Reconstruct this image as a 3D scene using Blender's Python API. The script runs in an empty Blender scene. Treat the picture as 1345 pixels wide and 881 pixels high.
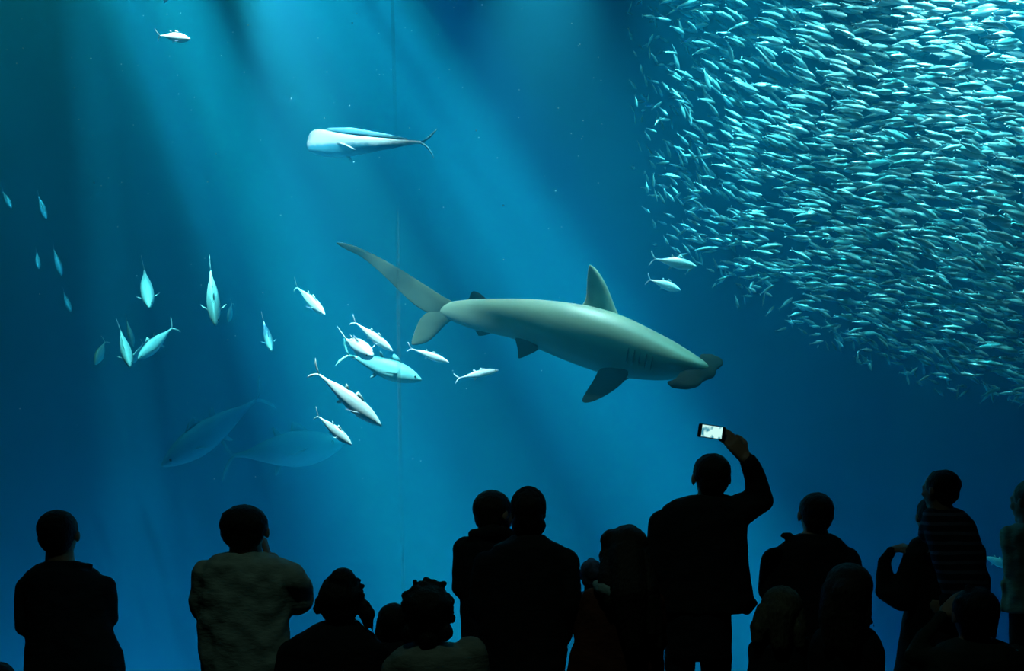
import bpy, bmesh, math, random
from mathutils import Vector, Matrix, noise
PI = math.pi
S = bpy.context.scene
COL = S.collection
random.seed(7)

# ------------------------------------------------------------------ camera frame
W, H, F = 1345.0, 881.0, 1500.0          # pixels; focal length in pixels
HOR = 650.0                              # horizon row
CAMZ = 1.68
def P(px, py, d):
    """point seen at pixel px, py at distance d in front of the level camera"""
    return Vector(((px - W / 2) / F * d, d, CAMZ + (HOR - py) / F * d))
cam_d = bpy.data.cameras.new('camera'); cam = bpy.data.objects.new('camera', cam_d); COL.objects.link(cam)
cam.location = (0, 0, CAMZ); cam.rotation_euler = (PI / 2, 0, 0)
cam_d.sensor_width = 36; cam_d.lens = 36 * F / W
cam_d.shift_y = (HOR - H / 2) / W
cam_d.clip_end = 200
S.camera = cam

# ------------------------------------------------------------------ helpers
def tag(o, label=None, cat=None, group=None, kind=None):
    if label: o['label'] = label
    if cat: o['category'] = cat
    if group: o['group'] = group
    if kind: o['kind'] = kind
    return o
def empty(name, loc=(0, 0, 0), rot=(0, 0, 0)):
    o = bpy.data.objects.new(name, None); COL.objects.link(o)
    o.location = loc; o.rotation_euler = rot; o.empty_display_size = .1
    return o
def link(name, me, mat=None, parent=None, world=False):
    """world=True: mesh vertices are world coordinates, parent is an unrotated empty"""
    o = bpy.data.objects.new(name, me); COL.objects.link(o)
    if mat is not None and not me.materials: me.materials.append(mat)
    if parent is not None:
        o.parent = parent
        if world: o.location = -Vector(parent.location)
    return o
def mesh_of(bm, name='m', smooth=True):
    me = bpy.data.meshes.new(name); bm.normal_update(); bm.to_mesh(me); bm.free()
    if smooth: me.shade_smooth()
    return me
def add_box(bm, lo, hi):
    lo, hi = Vector(lo), Vector(hi)
    v = [bm.verts.new((x, y, z)) for x in (lo.x, hi.x) for y in (lo.y, hi.y) for z in (lo.z, hi.z)]
    for f in ((0, 1, 3, 2), (4, 6, 7, 5), (0, 4, 5, 1), (2, 3, 7, 6), (0, 2, 6, 4), (1, 5, 7, 3)):
        bm.faces.new([v[i] for i in f])
def box(name, lo, hi, mat, parent=None, bevel=0):
    bm = bmesh.new(); add_box(bm, lo, hi)
    if bevel: bmesh.ops.bevel(bm, geom=bm.edges[:], offset=bevel, segments=2, affect='EDGES')
    return link(name, mesh_of(bm, name, False), mat, parent)
def loft(bm, rings, cap=True):
    """rings: lists of points, all the same length"""
    R = [[bm.verts.new(p) for p in r] for r in rings]
    n = len(R[0])
    for a, b in zip(R[:-1], R[1:]):
        for i in range(n):
            bm.faces.new((a[i], a[(i + 1) % n], b[(i + 1) % n], b[i]))
    if cap:
        for r, fl in ((R[0], True), (R[-1], False)):
            c = bm.verts.new(sum((v.co for v in r), Vector()) / n)
            for i in range(n):
                f = (r[i], r[(i + 1) % n], c)
                bm.faces.new(f[::-1] if fl else f)
def ellipsoid(bm, c, r, rot=None, seg=16):
    M = Matrix.Translation(Vector(c)) @ (rot.to_4x4() if rot else Matrix()) @ Matrix.Diagonal((*r, 1))
    bmesh.ops.create_uvsphere(bm, u_segments=seg, v_segments=max(6, seg * 2 // 3), radius=1, matrix=M)
def capsule(bm, a, b, ra, rb, flat=1.0, seg=12):
    """tapered limb with round ends"""
    a, b = Vector(a), Vector(b); d = (b - a)
    L = d.length
    if L < 1e-5: return ellipsoid(bm, a, (ra, ra, ra))
    z = d / L; x = z.orthogonal().normalized()
    if abs(z.y) < .95: x = Vector((0, 1, 0)).cross(z).normalized()
    y = z.cross(x)
    rings = []
    for k in range(4): 
        t = PI / 2 * (k + .15) / 4; rings.append((a - z * ra * math.cos(t), ra * math.sin(t)))
    rings.append((a, ra)); rings.append((b, rb))
    for k in range(3, -1, -1):
        t = PI / 2 * (k + .15) / 4; rings.append((b + z * rb * math.cos(t), rb * math.sin(t)))
    loft(bm, [[c + x * r * math.cos(2 * PI * i / seg) + y * r * flat * math.sin(2 * PI * i / seg) for i in range(seg)] for c, r in rings])
def chain(bm, pts, rad, flat=1.0):
    for i in range(len(pts) - 1): capsule(bm, pts[i], pts[i + 1], rad[i], rad[i + 1], flat)
def fuse(bm, voxel=.012, smooth=4, bump=0, bscale=20, seed=0):
    """weld overlapping closed shapes into ONE continuous surface"""
    me = bpy.data.meshes.new('raw'); bmesh.ops.recalc_face_normals(bm, faces=bm.faces[:]); bm.to_mesh(me); bm.free()
    o = bpy.data.objects.new('tmp', me); COL.objects.link(o)
    m = o.modifiers.new('r', 'REMESH'); m.mode = 'VOXEL'; m.voxel_size = voxel; m.use_smooth_shade = True
    if smooth:
        s = o.modifiers.new('s', 'SMOOTH'); s.factor = .5; s.iterations = smooth
    dg = bpy.context.evaluated_depsgraph_get()
    out = bpy.data.meshes.new_from_object(o.evaluated_get(dg))
    bpy.data.objects.remove(o); bpy.data.meshes.remove(me)
    if bump:
        off = Vector((seed * 3.1, seed * 1.7, 0))
        ns = [v.normal.copy() for v in out.vertices]
        for v, n in zip(out.vertices, ns):
            v.co += n * bump * noise.noise(v.co * bscale + off)
    out.shade_smooth()
    return out

# ------------------------------------------------------------------ materials
def mat(name, col, rough=.6, metal=0, spec=.5, bump=0, bscale=30, var=0, vscale=6, sheen=0, stretch=None):
    m = bpy.data.materials.new(name); m.use_nodes = True
    nt = m.node_tree; N = nt.nodes; L = nt.links
    b = N['Principled BSDF']
    b.inputs['Base Color'].default_value = (*col, 1); b.inputs['Roughness'].default_value = rough
    b.inputs['Metallic'].default_value = metal; b.inputs['Specular IOR Level'].default_value = spec
    if sheen: b.inputs['Sheen Weight'].default_value = sheen
    tc = N.new('ShaderNodeTexCoord'); mp = N.new('ShaderNodeMapping'); L.new(tc.outputs['Object'], mp.inputs[0])
    if stretch: mp.inputs['Scale'].default_value = stretch
    if var:
        n = N.new('ShaderNodeTexNoise'); n.inputs['Scale'].default_value = vscale; n.inputs['Detail'].default_value = 5
        L.new(mp.outputs[0], n.inputs['Vector'])
        r = N.new('ShaderNodeValToRGB'); L.new(n.outputs[0], r.inputs[0])
        r.color_ramp.elements[0].position = .35; r.color_ramp.elements[1].position = .65
        r.color_ramp.elements[0].color = (*[c * (1 - var) for c in col], 1)
        r.color_ramp.elements[1].color = (*[min(1, c * (1 + var)) for c in col], 1)
        L.new(r.outputs[0], b.inputs['Base Color'])
    if bump:
        n2 = N.new('ShaderNodeTexNoise'); n2.inputs['Scale'].default_value = bscale; n2.inputs['Detail'].default_value = 6
        L.new(mp.outputs[0], n2.inputs['Vector'])
        bp = N.new('ShaderNodeBump'); bp.inputs['Strength'].default_value = bump; bp.inputs['Distance'].default_value = .01
        L.new(n2.outputs[0], bp.inputs['Height']); L.new(bp.outputs[0], b.inputs['Normal'])
    return m
SCAT, SCAT_COL = .05, (.03, .62, 1)
ABSD, ABS_COL = .22, (.1, .8, .9)
# ------------------------------------------------------------------ the setting
GY = 7.2          # glass
BY = 15.5         # back wall of the tank
M_hall = mat('dark_hall_paint', (.02, .021, .024), .9, bump=.1)
M_carpet = mat('dark_carpet', (.015, .015, .02), 1, bump=.5, bscale=200, var=.3, vscale=40)
M_tank = mat('blue_tank_wall', (.004, .20, .38), .8, var=.05, vscale=1.5, bump=.1, bscale=8)
M_steel = mat('dark_frame_metal', (.03, .035, .04), .4, metal=.8, bump=.05)
def struct(name, lo, hi, m): return tag(box(name, lo, hi, m), kind='structure')
struct('floor', (-7, -3, -.2), (7, GY - .05, 0), M_carpet)
struct('ceiling', (-7, -3, 6.2), (7, GY - .05, 6.4), M_hall)
struct('wall_left', (-7.2, -3, 0), (-7, GY - .05, 6.2), M_hall)
struct('wall_right', (7, -3, 0), (7.2, GY - .05, 6.2), M_hall)
struct('wall_back', (-7.2, -3.2, 0), (7.2, -3, 6.2), M_hall)
struct('wall_window_sill', (-7.2, GY - .05, -.2), (7.2, GY + .35, .40), M_hall)
struct('wall_window_top', (-7.2, GY - .05, 5.5), (7.2, GY + .35, 6.4), M_hall)
struct('wall_window_left', (-7.2, GY - .05, .40), (-6.3, GY + .35, 5.5), M_hall)
struct('wall_window_right', (6.3, GY - .05, .40), (7.2, GY + .35, 5.5), M_hall)
# tank shell
struct('wall_tank_back', (-9.2, BY, -3.2), (9.2, BY + .3, 10.6), M_tank)
struct('wall_tank_left', (-9.4, GY + .35, -3.2), (-9.2, BY + .3, 10.6), M_tank)
struct('wall_tank_right', (9.2, GY + .35, -3.2), (9.4, BY + .3, 10.6), M_tank)
struct('wall_tank_front_top', (-9.4, GY + .35, 5.5), (9.4, GY + .55, 10.6), M_tank)
struct('wall_tank_front_bottom', (-9.4, GY + .35, -3.2), (9.4, GY + .55, .40), M_tank)
struct('floor_tank', (-9.4, GY + .35, -3.4), (9.4, BY + .3, -3.2), M_tank)

# two acrylic panes and the bonded joint between them
def seam_x(z): # the joint leans slightly
    py = HOR - (z - CAMZ) * F / GY
    px = 513.5 + 13.5 * (py / 700.0) + 0.8 * math.sin(py / 130)
    return (px - W / 2) / F * GY
def glass_mat(name, tint, gloss):
    m = bpy.data.materials.new(name); m.use_nodes = True
    nt = m.node_tree; N = nt.nodes; L = nt.links; N.clear()
    o = N.new('ShaderNodeOutputMaterial'); t = N.new('ShaderNodeBsdfTransparent'); t.inputs[0].default_value = (*tint, 1)
    g = N.new('ShaderNodeBsdfGlossy'); g.inputs['Roughness'].default_value = .02; g.inputs[0].default_value = (1, 1, 1, 1)
    mx = N.new('ShaderNodeMixShader'); mx.inputs[0].default_value = gloss
    L.new(t.outputs[0], mx.inputs[1]); L.new(g.outputs[0], mx.inputs[2]); L.new(mx.outputs[0], o.inputs[0])
    return m
M_pane = glass_mat('clear_acrylic', (.985, 1, 1), .012)
def pane(name, side):
    bm = bmesh.new(); zs = [.40 + (5.1 * k / 12) for k in range(13)]
    rings = []
    for z in zs:
        e = seam_x(z) + side * .006
        x0, x1 = (e, 6.3) if side > 0 else (-6.3, e)
        rings.append([Vector((x0, GY, z)), Vector((x1, GY, z)), Vector((x1, GY + .18, z)), Vector((x0, GY + .18, z))])
    loft(bm, rings)
    return tag(link(name, mesh_of(bm, name, False), M_pane), kind='structure')
pane('window_1', -1); pane('window_2', 1)
M_joint = bpy.data.materials.new('milky_joint'); M_joint.use_nodes = True
_n = M_joint.node_tree; _n.nodes.clear()
_o = _n.nodes.new('ShaderNodeOutputMaterial'); _t = _n.nodes.new('ShaderNodeBsdfTransparent'); _t.inputs[0].default_value = (.97, 1, 1, 1)
_d = _n.nodes.new('ShaderNodeBsdfTranslucent'); _d.inputs[0].default_value = (.6, .85, .9, 1)
_nz = _n.nodes.new('ShaderNodeTexNoise'); _nz.inputs['Scale'].default_value = 1.3; _nz.inputs['Detail'].default_value = 3
_tc = _n.nodes.new('ShaderNodeTexCoord'); _n.links.new(_tc.outputs['Object'], _nz.inputs['Vector'])
_rp = _n.nodes.new('ShaderNodeMapRange'); _rp.inputs[1].default_value = .35; _rp.inputs[2].default_value = .7; _rp.inputs[3].default_value = .0; _rp.inputs[4].default_value = .13
_n.links.new(_nz.outputs[0], _rp.inputs[0])
_m = _n.nodes.new('ShaderNodeMixShader'); _n.links.new(_rp.outputs[0], _m.inputs[0])
_n.links.new(_t.outputs[0], _m.inputs[1]); _n.links.new(_d.outputs[0], _m.inputs[2]); _n.links.new(_m.outputs[0], _o.inputs[0])
bm = bmesh.new(); rings = []
for k in range(13):
    z = .40 + 5.1 * k / 12; e = seam_x(z)
    rings.append([Vector((e - .003, GY, z)), Vector((e + .003, GY, z)), Vector((e + .003, GY + .18, z)), Vector((e - .003, GY + .18, z))])
loft(bm, rings)
tag(link('trim_1', mesh_of(bm, 'joint', False), M_joint), kind='structure')

# water: a homogeneous volume that scatters blue-green and swallows red
M_water = bpy.data.materials.new('sea_water'); M_water.use_nodes = True
nt = M_water.node_tree; N = nt.nodes; L = nt.links; N.clear()
out = N.new('ShaderNodeOutputMaterial'); add = N.new('ShaderNodeAddShader')
sc = N.new('ShaderNodeVolumeScatter'); sc.inputs['Color'].default_value = (*SCAT_COL, 1); sc.inputs['Density'].default_value = SCAT
sc.inputs['Anisotropy'].default_value = 0.0
ab = N.new('ShaderNodeVolumeAbsorption'); ab.inputs['Color'].default_value = (*ABS_COL, 1); ab.inputs['Density'].default_value = ABSD
L.new(sc.outputs[0], add.inputs[0]); L.new(ab.outputs[0], add.inputs[1]); L.new(add.outputs[0], out.inputs['Volume'])
wat = box('water', (-9.2, GY + .181, -3.2), (9.2, BY - .001, 10.5), M_water)
tag(wat, 'clear deep blue sea water filling the whole tank', 'water', kind='stuff')

# ------------------------------------------------------------------ lamps
def lamp_rot(o, a, b):
    d = (Vector(b) - Vector(a)).normalized(); o.rotation_euler = d.to_track_quat('-Z', 'Y').to_euler()
def spot(a, b, deg, power, col=(1, 1, 1), blend=1.0, rad=.05):
    l = bpy.data.lights.new('shaft_or_added_spot', 'SPOT'); l.energy = power; l.color = col; l.spot_size = math.radians(deg); l.spot_blend = blend
    l.shadow_soft_size = rad
    o = bpy.data.objects.new('shaft_or_added_spot', l); COL.objects.link(o); o.location = a; lamp_rot(o, a, b); return o
def area(a, b, sx, sy, power, col=(1, 1, 1), name='added_tank_flood'):
    l = bpy.data.lights.new(name, 'AREA'); l.shape = 'RECTANGLE'; l.size = sx; l.size_y = sy; l.energy = power; l.color = col
    o = bpy.data.objects.new(name, l); COL.objects.link(o); o.location = a; lamp_rot(o, a, b); return o
# ------------------------------------------------------------------ fish
def fish_mat(name, back, flank, belly, rough=.35, metal=.5, band=.12, spots=0):
    """skin in back, flank and belly colours, mostly countershaded, set by the height on the fish's own body"""
    m = bpy.data.materials.new(name); m.use_nodes = True
    nt = m.node_tree; N = nt.nodes; L = nt.links; b = N['Principled BSDF']
    tc = N.new('ShaderNodeTexCoord'); sx = N.new('ShaderNodeSeparateXYZ'); L.new(tc.outputs['Object'], sx.inputs[0])
    nz = N.new('ShaderNodeTexNoise'); nz.inputs['Scale'].default_value = 14; nz.inputs['Detail'].default_value = 4; L.new(tc.outputs['Object'], nz.inputs['Vector'])
    ad = N.new('ShaderNodeMath'); ad.operation = 'MULTIPLY_ADD'; L.new(nz.outputs[0], ad.inputs[0]); ad.inputs[1].default_value = band * .5; L.new(sx.outputs['Z'], ad.inputs[2])
    mr = N.new('ShaderNodeMapRange'); L.new(ad.outputs[0], mr.inputs[0]); mr.inputs[1].default_value = -band * .7; mr.inputs[2].default_value = band * 1.2
    r = N.new('ShaderNodeValToRGB'); L.new(mr.outputs[0], r.inputs[0]); e = r.color_ramp.elements
    e[0].position = .2; e[0].color = (*belly, 1); e[1].position = .85; e[1].color = (*back, 1)
    q = e.new(.55); q.color = (*flank, 1)
    L.new(r.outputs[0], b.inputs['Base Color']); b.inputs['Roughness'].default_value = rough; b.inputs['Metallic'].default_value = metal
    return m
M_tuna = fish_mat('silver_tuna_skin', (.62, .7, .72), (.9, .93, .94), (.95, .95, .95), .42, .05)
M_tuna_fin = mat('pale_fin', (.75, .8, .82), .5, bump=.2, bscale=40, stretch=(1, 1, 6))
M_sard = fish_mat('silver_sardine_skin', (.3, .42, .42), (.75, .85, .85), (.9, .92, .92), .4, .1, band=.09)
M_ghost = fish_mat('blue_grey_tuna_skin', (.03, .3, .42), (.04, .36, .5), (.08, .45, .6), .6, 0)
M_mahi = fish_mat('top_lit_mahi_skin', (.9, .93, .95), (.85, .9, .92), (.08, .45, .62), .4, .0, band=.12)  # white top and blue belly: overhead light put into the colour
M_mahi_fin = mat('blue_mahi_fin', (.2, .58, .72), .5)
M_eye = mat('dark_fish_eye', (.01, .01, .012), .15)

M_teal = fish_mat('teal_tuna_skin', (.08, .34, .38), (.16, .5, .52), (.3, .6, .6), .5, .0)
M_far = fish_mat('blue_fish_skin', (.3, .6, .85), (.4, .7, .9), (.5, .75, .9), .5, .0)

def ring(x, cy, cz, w, hu, hd, n=12, p=1.0):
    out = []
    for i in range(n):
        a = 2 * PI * i / n; c, s = math.cos(a), math.sin(a)
        out.append(Vector((x, cy + w * math.copysign(abs(c) ** p, c), cz + (hu if s > 0 else hd) * math.copysign(abs(s) ** p, s))))
    return out
def fin(bm, lead, trail, th=.01, nrm=None):
    """tapered fin between a leading and a trailing edge, with a lens section"""
    lead = [Vector(p) for p in lead]; trail = [Vector(p) for p in trail]; rings = []
    if nrm is None:
        nrm = (lead[0] - trail[0]).cross(lead[-1] - lead[0]).normalized()
    n = len(lead)
    for k, (a, b) in enumerate(zip(lead, trail)):
        t = th * (1 - .75 * k / (n - 1))
        rings.append([a, a.lerp(b, .25) + nrm * t, a.lerp(b, .6) + nrm * t * .7, b, a.lerp(b, .6) - nrm * t * .7, a.lerp(b, .25) - nrm * t])
    loft(bm, rings)
def body_mesh(prof, n=14, bend=0.0):
    """prof: (t, half height up, half height down, half width); tail at x=-.5, snout at x=.5"""
    bm = bmesh.new()
    loft(bm, [ring(t - .5, bend * (t - .5) ** 2, 0, w, u, d, n) for t, u, d, w in prof])
    bmesh.ops.recalc_face_normals(bm, faces=bm.faces[:])
    return mesh_of(bm, 'fish_body')
def fin_mesh(parts):
    bm = bmesh.new()
    for lead, trail, th in parts: fin(bm, lead, trail, th)
    bmesh.ops.recalc_face_normals(bm, faces=bm.faces[:])
    return mesh_of(bm, 'fish_fin')
TUNA = [(0, .012, .012, .010), (.05, .016, .016, .016), (.12, .026, .026, .018), (.25, .062, .060, .042), (.4, .095, .095, .066), (.55, .112, .118, .078),
        (.68, .108, .115, .078), (.8, .088, .092, .066), (.9, .055, .06, .044), (.97, .022, .028, .02), (1, .006, .008, .006)]
ME_body = body_mesh(TUNA); ME_body.materials.append(M_tuna)
ME_body_bent = body_mesh(TUNA, bend=.5); ME_body_bent.materials.append(M_tuna)
ME_tail = fin_mesh([([(-.49, 0, .0), (-.55, 0, .05), (-.60, 0, .11), (-.635, 0, .155)], [(-.51, 0, -.01), (-.565, 0, .025), (-.62, 0, .09), (-.64, 0, .15)], .006),
                    ([(-.49, 0, .0), (-.55, 0, -.05), (-.60, 0, -.11), (-.635, 0, -.155)], [(-.51, 0, .01), (-.565, 0, -.025), (-.62, 0, -.09), (-.64, 0, -.15)], .006)])
ME_dorsal = fin_mesh([([(.2, 0, .10), (.12, 0, .15), (.06, 0, .17)], [(.02, 0, .10), (.03, 0, .12), (.045, 0, .165)], .005)])
ME_dorsal2 = fin_mesh([([(-.05, 0, .09), (-.10, 0, .14), (-.13, 0, .15)], [(-.12, 0, .075), (-.125, 0, .1), (-.14, 0, .145)], .004)])
ME_anal = fin_mesh([([(-.06, 0, -.09), (-.11, 0, -.14), (-.14, 0, -.155)], [(-.13, 0, -.07), (-.135, 0, -.1), (-.15, 0, -.15)], .004)])
ME_pecL = fin_mesh([([(.22, .07, -.01), (.14, .12, -.03), (.07, .15, -.045)], [(.16, .07, -.03), (.11, .10, -.045), (.06, .145, -.05)], .004)])
ME_pecR = fin_mesh([([(.22, -.07, -.01), (.14, -.12, -.03), (.07, -.15, -.045)], [(.16, -.07, -.03), (.11, -.10, -.045), (.06, -.145, -.05)], .004)])
def eye_me(x, y, z):
    bm = bmesh.new(); ellipsoid(bm, (x, y, z), (.012, .006, .012), seg=8); m = mesh_of(bm, 'eye'); m.materials.append(M_eye); return m
ME_eyeL, ME_eyeR = eye_me(.42, .036, .012), eye_me(.42, -.036, .012)
for m_ in (ME_tail, ME_dorsal, ME_dorsal2, ME_anal, ME_pecL, ME_pecR): m_.materials.append(M_tuna_fin)

def pose(tail, head, dt, dh, roll=0, stretch=1.0, tilt=0):
    """matrix that lays a unit fish (snout +x, back +z) from the tail point to the snout point"""
    a, b = P(*tail, dt), P(*head, dh); v = b - a; ln = v.length; x = v.normalized()
    up = Vector((0, 0, 1))
    if abs(x.z) > .9: up = Vector((0, -1, .2))
    z = (up - x * up.dot(x)).normalized(); y = z.cross(x)
    R = Matrix((x, y, z)).transposed() @ Matrix.Rotation(math.radians(roll), 3, 'X')
    sc_ = ln / 1.12
    return Matrix.Translation(a.lerp(b, .5) + x * sc_ * .06) @ R.to_4x4() @ Matrix.Diagonal((sc_, sc_ * stretch, sc_ * stretch, 1))
def tuna(tail, head, dt, dh, label, roll=0, st=1.0, name='tuna', cat='fish', group='silver fish swimming in mid water', bent=False, full=True, skin=None):
    r = empty(name); r.matrix_world = pose(tail, head, dt, dh, roll, st)
    tag(r, label, cat, group)
    L_ = [('body', ME_body_bent if bent else ME_body), ('tail_fin', ME_tail)]
    if full: L_ += [('dorsal_fin', ME_dorsal), ('second_dorsal_fin', ME_dorsal2), ('anal_fin', ME_anal), ('pectoral_fin', ME_pecL), ('pectoral_fin', ME_pecR), ('eye', ME_eyeL), ('eye', ME_eyeR)]
    for nme, me in L_:
        if skin and nme != 'eye':
            me = me.copy(); me.materials.clear(); me.materials.append(skin)
        o = link(nme, me, None, r)
        if bent and nme == 'tail_fin': o.location = (0, .125, 0)
    return r
T = tuna
T((387, 374), (427, 413), 10.2, 9.9, 'white silver fish alone above the tight group, right of the centre-left water', 20)
T((462, 420), (516, 461), 9.8, 9.7, 'white silver fish at the top of the tight group left of the shark tail', 30, .95)
T((452, 444), (489, 467), 9.9, 9.3, 'short looking white fish with spread tail just above the big teal fish', 35, 1.25)
T((448, 463), (554, 499), 9.9, 9.7, 'largest teal coloured fish of the tight group, under the white ones', 0, 1.15, 'large_tuna', skin=M_teal)
T((536, 456), (590, 476), 9.8, 9.7, 'white silver fish directly below the lower tail lobe of the shark', 30, .85)
T((598, 497), (655, 486), 9.9, 9.8, 'white backed fish rising to the right, rightmost of the tight group', 0, .85)
T((410, 484), (501, 559), 9.3, 9.1, 'long white tuna with pointed fins, longest of the two below the tight group', 20, .95, 'large_tuna')
T((414, 543), (462, 584), 9.4, 9.2, 'small white and green fish below the long white tuna', 20, 1.05)
G2 = 'fish diving head down at the left'
T((189, 350), (196, 404), 10.6, 10.0, 'cyan fish diving straight down, topmost of the left diving fish', 15, 1.0, group=G2)
T((276, 349), (283, 427), 10.0, 9.4, 'bright fish diving with a white streak and both side fins spread', 5, .9, group=G2)
T((305, 396), (300, 423), 12.0, 11.8, 'tiny dim blue fish just right of the bright streaked diving fish', 20, 1.1, group=G2, full=False)
T((345, 418), (357, 461), 10.8, 10.4, 'cyan fish diving steeply, rightmost of the left diving fish', 15, .95, group=G2)
T((157, 429), (171, 482), 10.0, 9.6, 'bright white fish diving, left arm of the V of two fish', 25, 1.05, group=G2)
T((166, 418), (175, 455), 12.0, 11.8, 'dim fish half hidden behind the left arm of the V', 20, 1.1, group=G2, full=False)
T((230, 427), (181, 472), 10.3, 10.0, 'fat bright cyan fish slanting down left, right arm of the V of two fish', 0, 1.15, group=G2)
T((189, 449), (174, 477), 12.0, 11.8, 'small dim fish seen inside the point of the V', 30, 1.1, group=G2, full=False)
T((139, 446), (125, 479), 11.6, 11.3, 'dim fish slanting down left of the V of two fish', 40, 1.1, group=G2, full=False)
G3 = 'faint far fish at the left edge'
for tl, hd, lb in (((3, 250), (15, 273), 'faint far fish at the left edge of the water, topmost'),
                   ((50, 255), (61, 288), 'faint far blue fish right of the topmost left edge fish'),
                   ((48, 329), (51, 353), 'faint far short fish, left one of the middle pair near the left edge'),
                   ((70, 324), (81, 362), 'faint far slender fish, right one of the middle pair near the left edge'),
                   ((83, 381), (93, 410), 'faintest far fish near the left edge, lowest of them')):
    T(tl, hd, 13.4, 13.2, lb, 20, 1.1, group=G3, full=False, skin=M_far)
G4 = 'pair of fish beside the school'
T((855, 339), (915, 350), 9.6, 9.4, 'teal silver fish above the shark snout, upper of the two at the school edge', 10, 1.1, 'scad', group=G4)
T((850, 366), (894, 381), 10.0, 9.8, 'teal silver fish above the shark snout, lower of the two at the school edge', 10, 1.1, 'scad', group=G4)
T((206, 46), (250, 51), 9.5, 9.4, 'bright white fish alone near the top left of the water', 40, 1.2)
T((224, -12), (215, 4), 9.6, 9.5, 'white fish tip just entering at the top left edge', 20, 1)
T((1286, 728), (1328, 745), 9.6, 9.4, 'pale cyan fish low behind the visitors at the right', 10, 1.25)

# two very large tuna, faint in the distance
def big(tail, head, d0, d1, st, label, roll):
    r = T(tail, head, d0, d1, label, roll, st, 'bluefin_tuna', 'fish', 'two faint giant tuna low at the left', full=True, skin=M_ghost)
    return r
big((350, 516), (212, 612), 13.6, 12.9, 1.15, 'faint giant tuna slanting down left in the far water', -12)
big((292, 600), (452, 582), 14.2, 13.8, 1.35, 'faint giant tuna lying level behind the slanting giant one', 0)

# the mahi mahi
MAHI = [(0, .012, .012, .008), (.06, .016, .018, .012), (.2, .026, .04, .02), (.4, .042, .075, .032), (.6, .062, .112, .046), (.75, .085, .128, .056), (.86, .108, .12, .06),
        (.92, .108, .105, .054), (.96, .085, .09, .042), (.985, .045, .078, .03), (.998, .0, .062, .016), (1.0, -.02, .05, .006)]
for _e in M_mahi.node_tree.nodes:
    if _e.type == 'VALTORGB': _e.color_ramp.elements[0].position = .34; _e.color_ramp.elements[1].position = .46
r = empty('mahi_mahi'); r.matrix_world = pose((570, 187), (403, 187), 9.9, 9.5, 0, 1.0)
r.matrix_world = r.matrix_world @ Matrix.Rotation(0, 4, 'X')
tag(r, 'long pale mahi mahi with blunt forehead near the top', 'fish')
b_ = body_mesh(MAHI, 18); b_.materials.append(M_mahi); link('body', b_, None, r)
f_ = fin_mesh([([(-.49, 0, 0), (-.56, 0, .045), (-.62, 0, .09), (-.66, 0, .12)], [(-.52, 0, -.005), (-.58, 0, .03), (-.63, 0, .08), (-.66, 0, .115)], .005),
               ([(-.49, 0, 0), (-.55, 0, -.05), (-.585, 0, -.10), (-.60, 0, -.14)], [(-.52, 0, .005), (-.565, 0, -.04), (-.595, 0, -.09), (-.605, 0, -.135)], .005)])
f_.materials.append(M_mahi_fin); link('tail_fin', f_, None, r)
f_ = fin_mesh([([(.38, 0, .09), (.3, 0, .125), (.1, 0, .125), (-.2, 0, .075), (-.38, 0, .035)], [(.36, 0, .06), (.28, 0, .08), (.08, 0, .05), (-.2, 0, .03), (-.38, 0, .018)], .006)])
f_.materials.append(M_mahi_fin); link('dorsal_fin', f_, None, r)
for s in (1, -1):
    f_ = fin_mesh([([(.27, s * .05, -.01), (.2, s * .09, -.05), (.13, s * .11, -.09)], [(.18, s * .05, -.02), (.15, s * .09, -.06), (.115, s * .11, -.09)], .006)])
    f_.materials.append(M_tuna_fin); link('pectoral_fin', f_, None, r)
f_ = fin_mesh([([(.22, 0, -.095), (.17, 0, -.13), (.14, 0, -.16)], [(.17, 0, -.095), (.14, 0, -.125), (.13, 0, -.155)], .005)])
f_.materials.append(M_mahi_fin); link('pelvic_fin', f_, None, r)
link('eye', eye_me(.43, .042, 0), None, r); link('eye', eye_me(.43, -.042, 0), None, r)
# ------------------------------------------------------------------ the sardine school
SARD = [(0, .02, .02, .012), (.12, .035, .035, .025), (.35, .10, .095, .06), (.6, .12, .125, .07), (.82, .095, .095, .06), (.95, .04, .045, .03), (1, .01, .01, .008)]
def sardine_bm(bm, M=None, n=8):
    st = len(bm.verts)
    loft(bm, [ring(t - .5, 0, 0, w, u, d, n) for t, u, d, w in SARD])
    for s in (1, -1):
        a = [bm.verts.new(p) for p in ((-.48, 0, 0), (-.52, .008, s * .03), (-.62, 0, s * .12), (-.56, -.008, s * .02))]
        bm.faces.new((a[0], a[1], a[2])); bm.faces.new((a[0], a[2], a[3])); bm.faces.new((a[0], a[3], a[1])); bm.faces.new((a[1], a[3], a[2]))
    a = [bm.verts.new(p) for p in ((.1, 0, .1), (-.02, 0, .16), (-.06, 0, .09), (.02, .01, .09))]
    for f in ((0, 1, 2), (0, 3, 1), (1, 3, 2), (0, 2, 3)): bm.faces.new([a[i] for i in f])
    if M is not None:
        bm.verts.ensure_lookup_table()
        for v in bm.verts[st:]: v.co = M @ v.co
bm = bmesh.new(); sardine_bm(bm, n=10); bmesh.ops.recalc_face_normals(bm, faces=bm.faces[:]); ME_sard = mesh_of(bm, 'sardine'); ME_sard.materials.append(M_sard)

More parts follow.
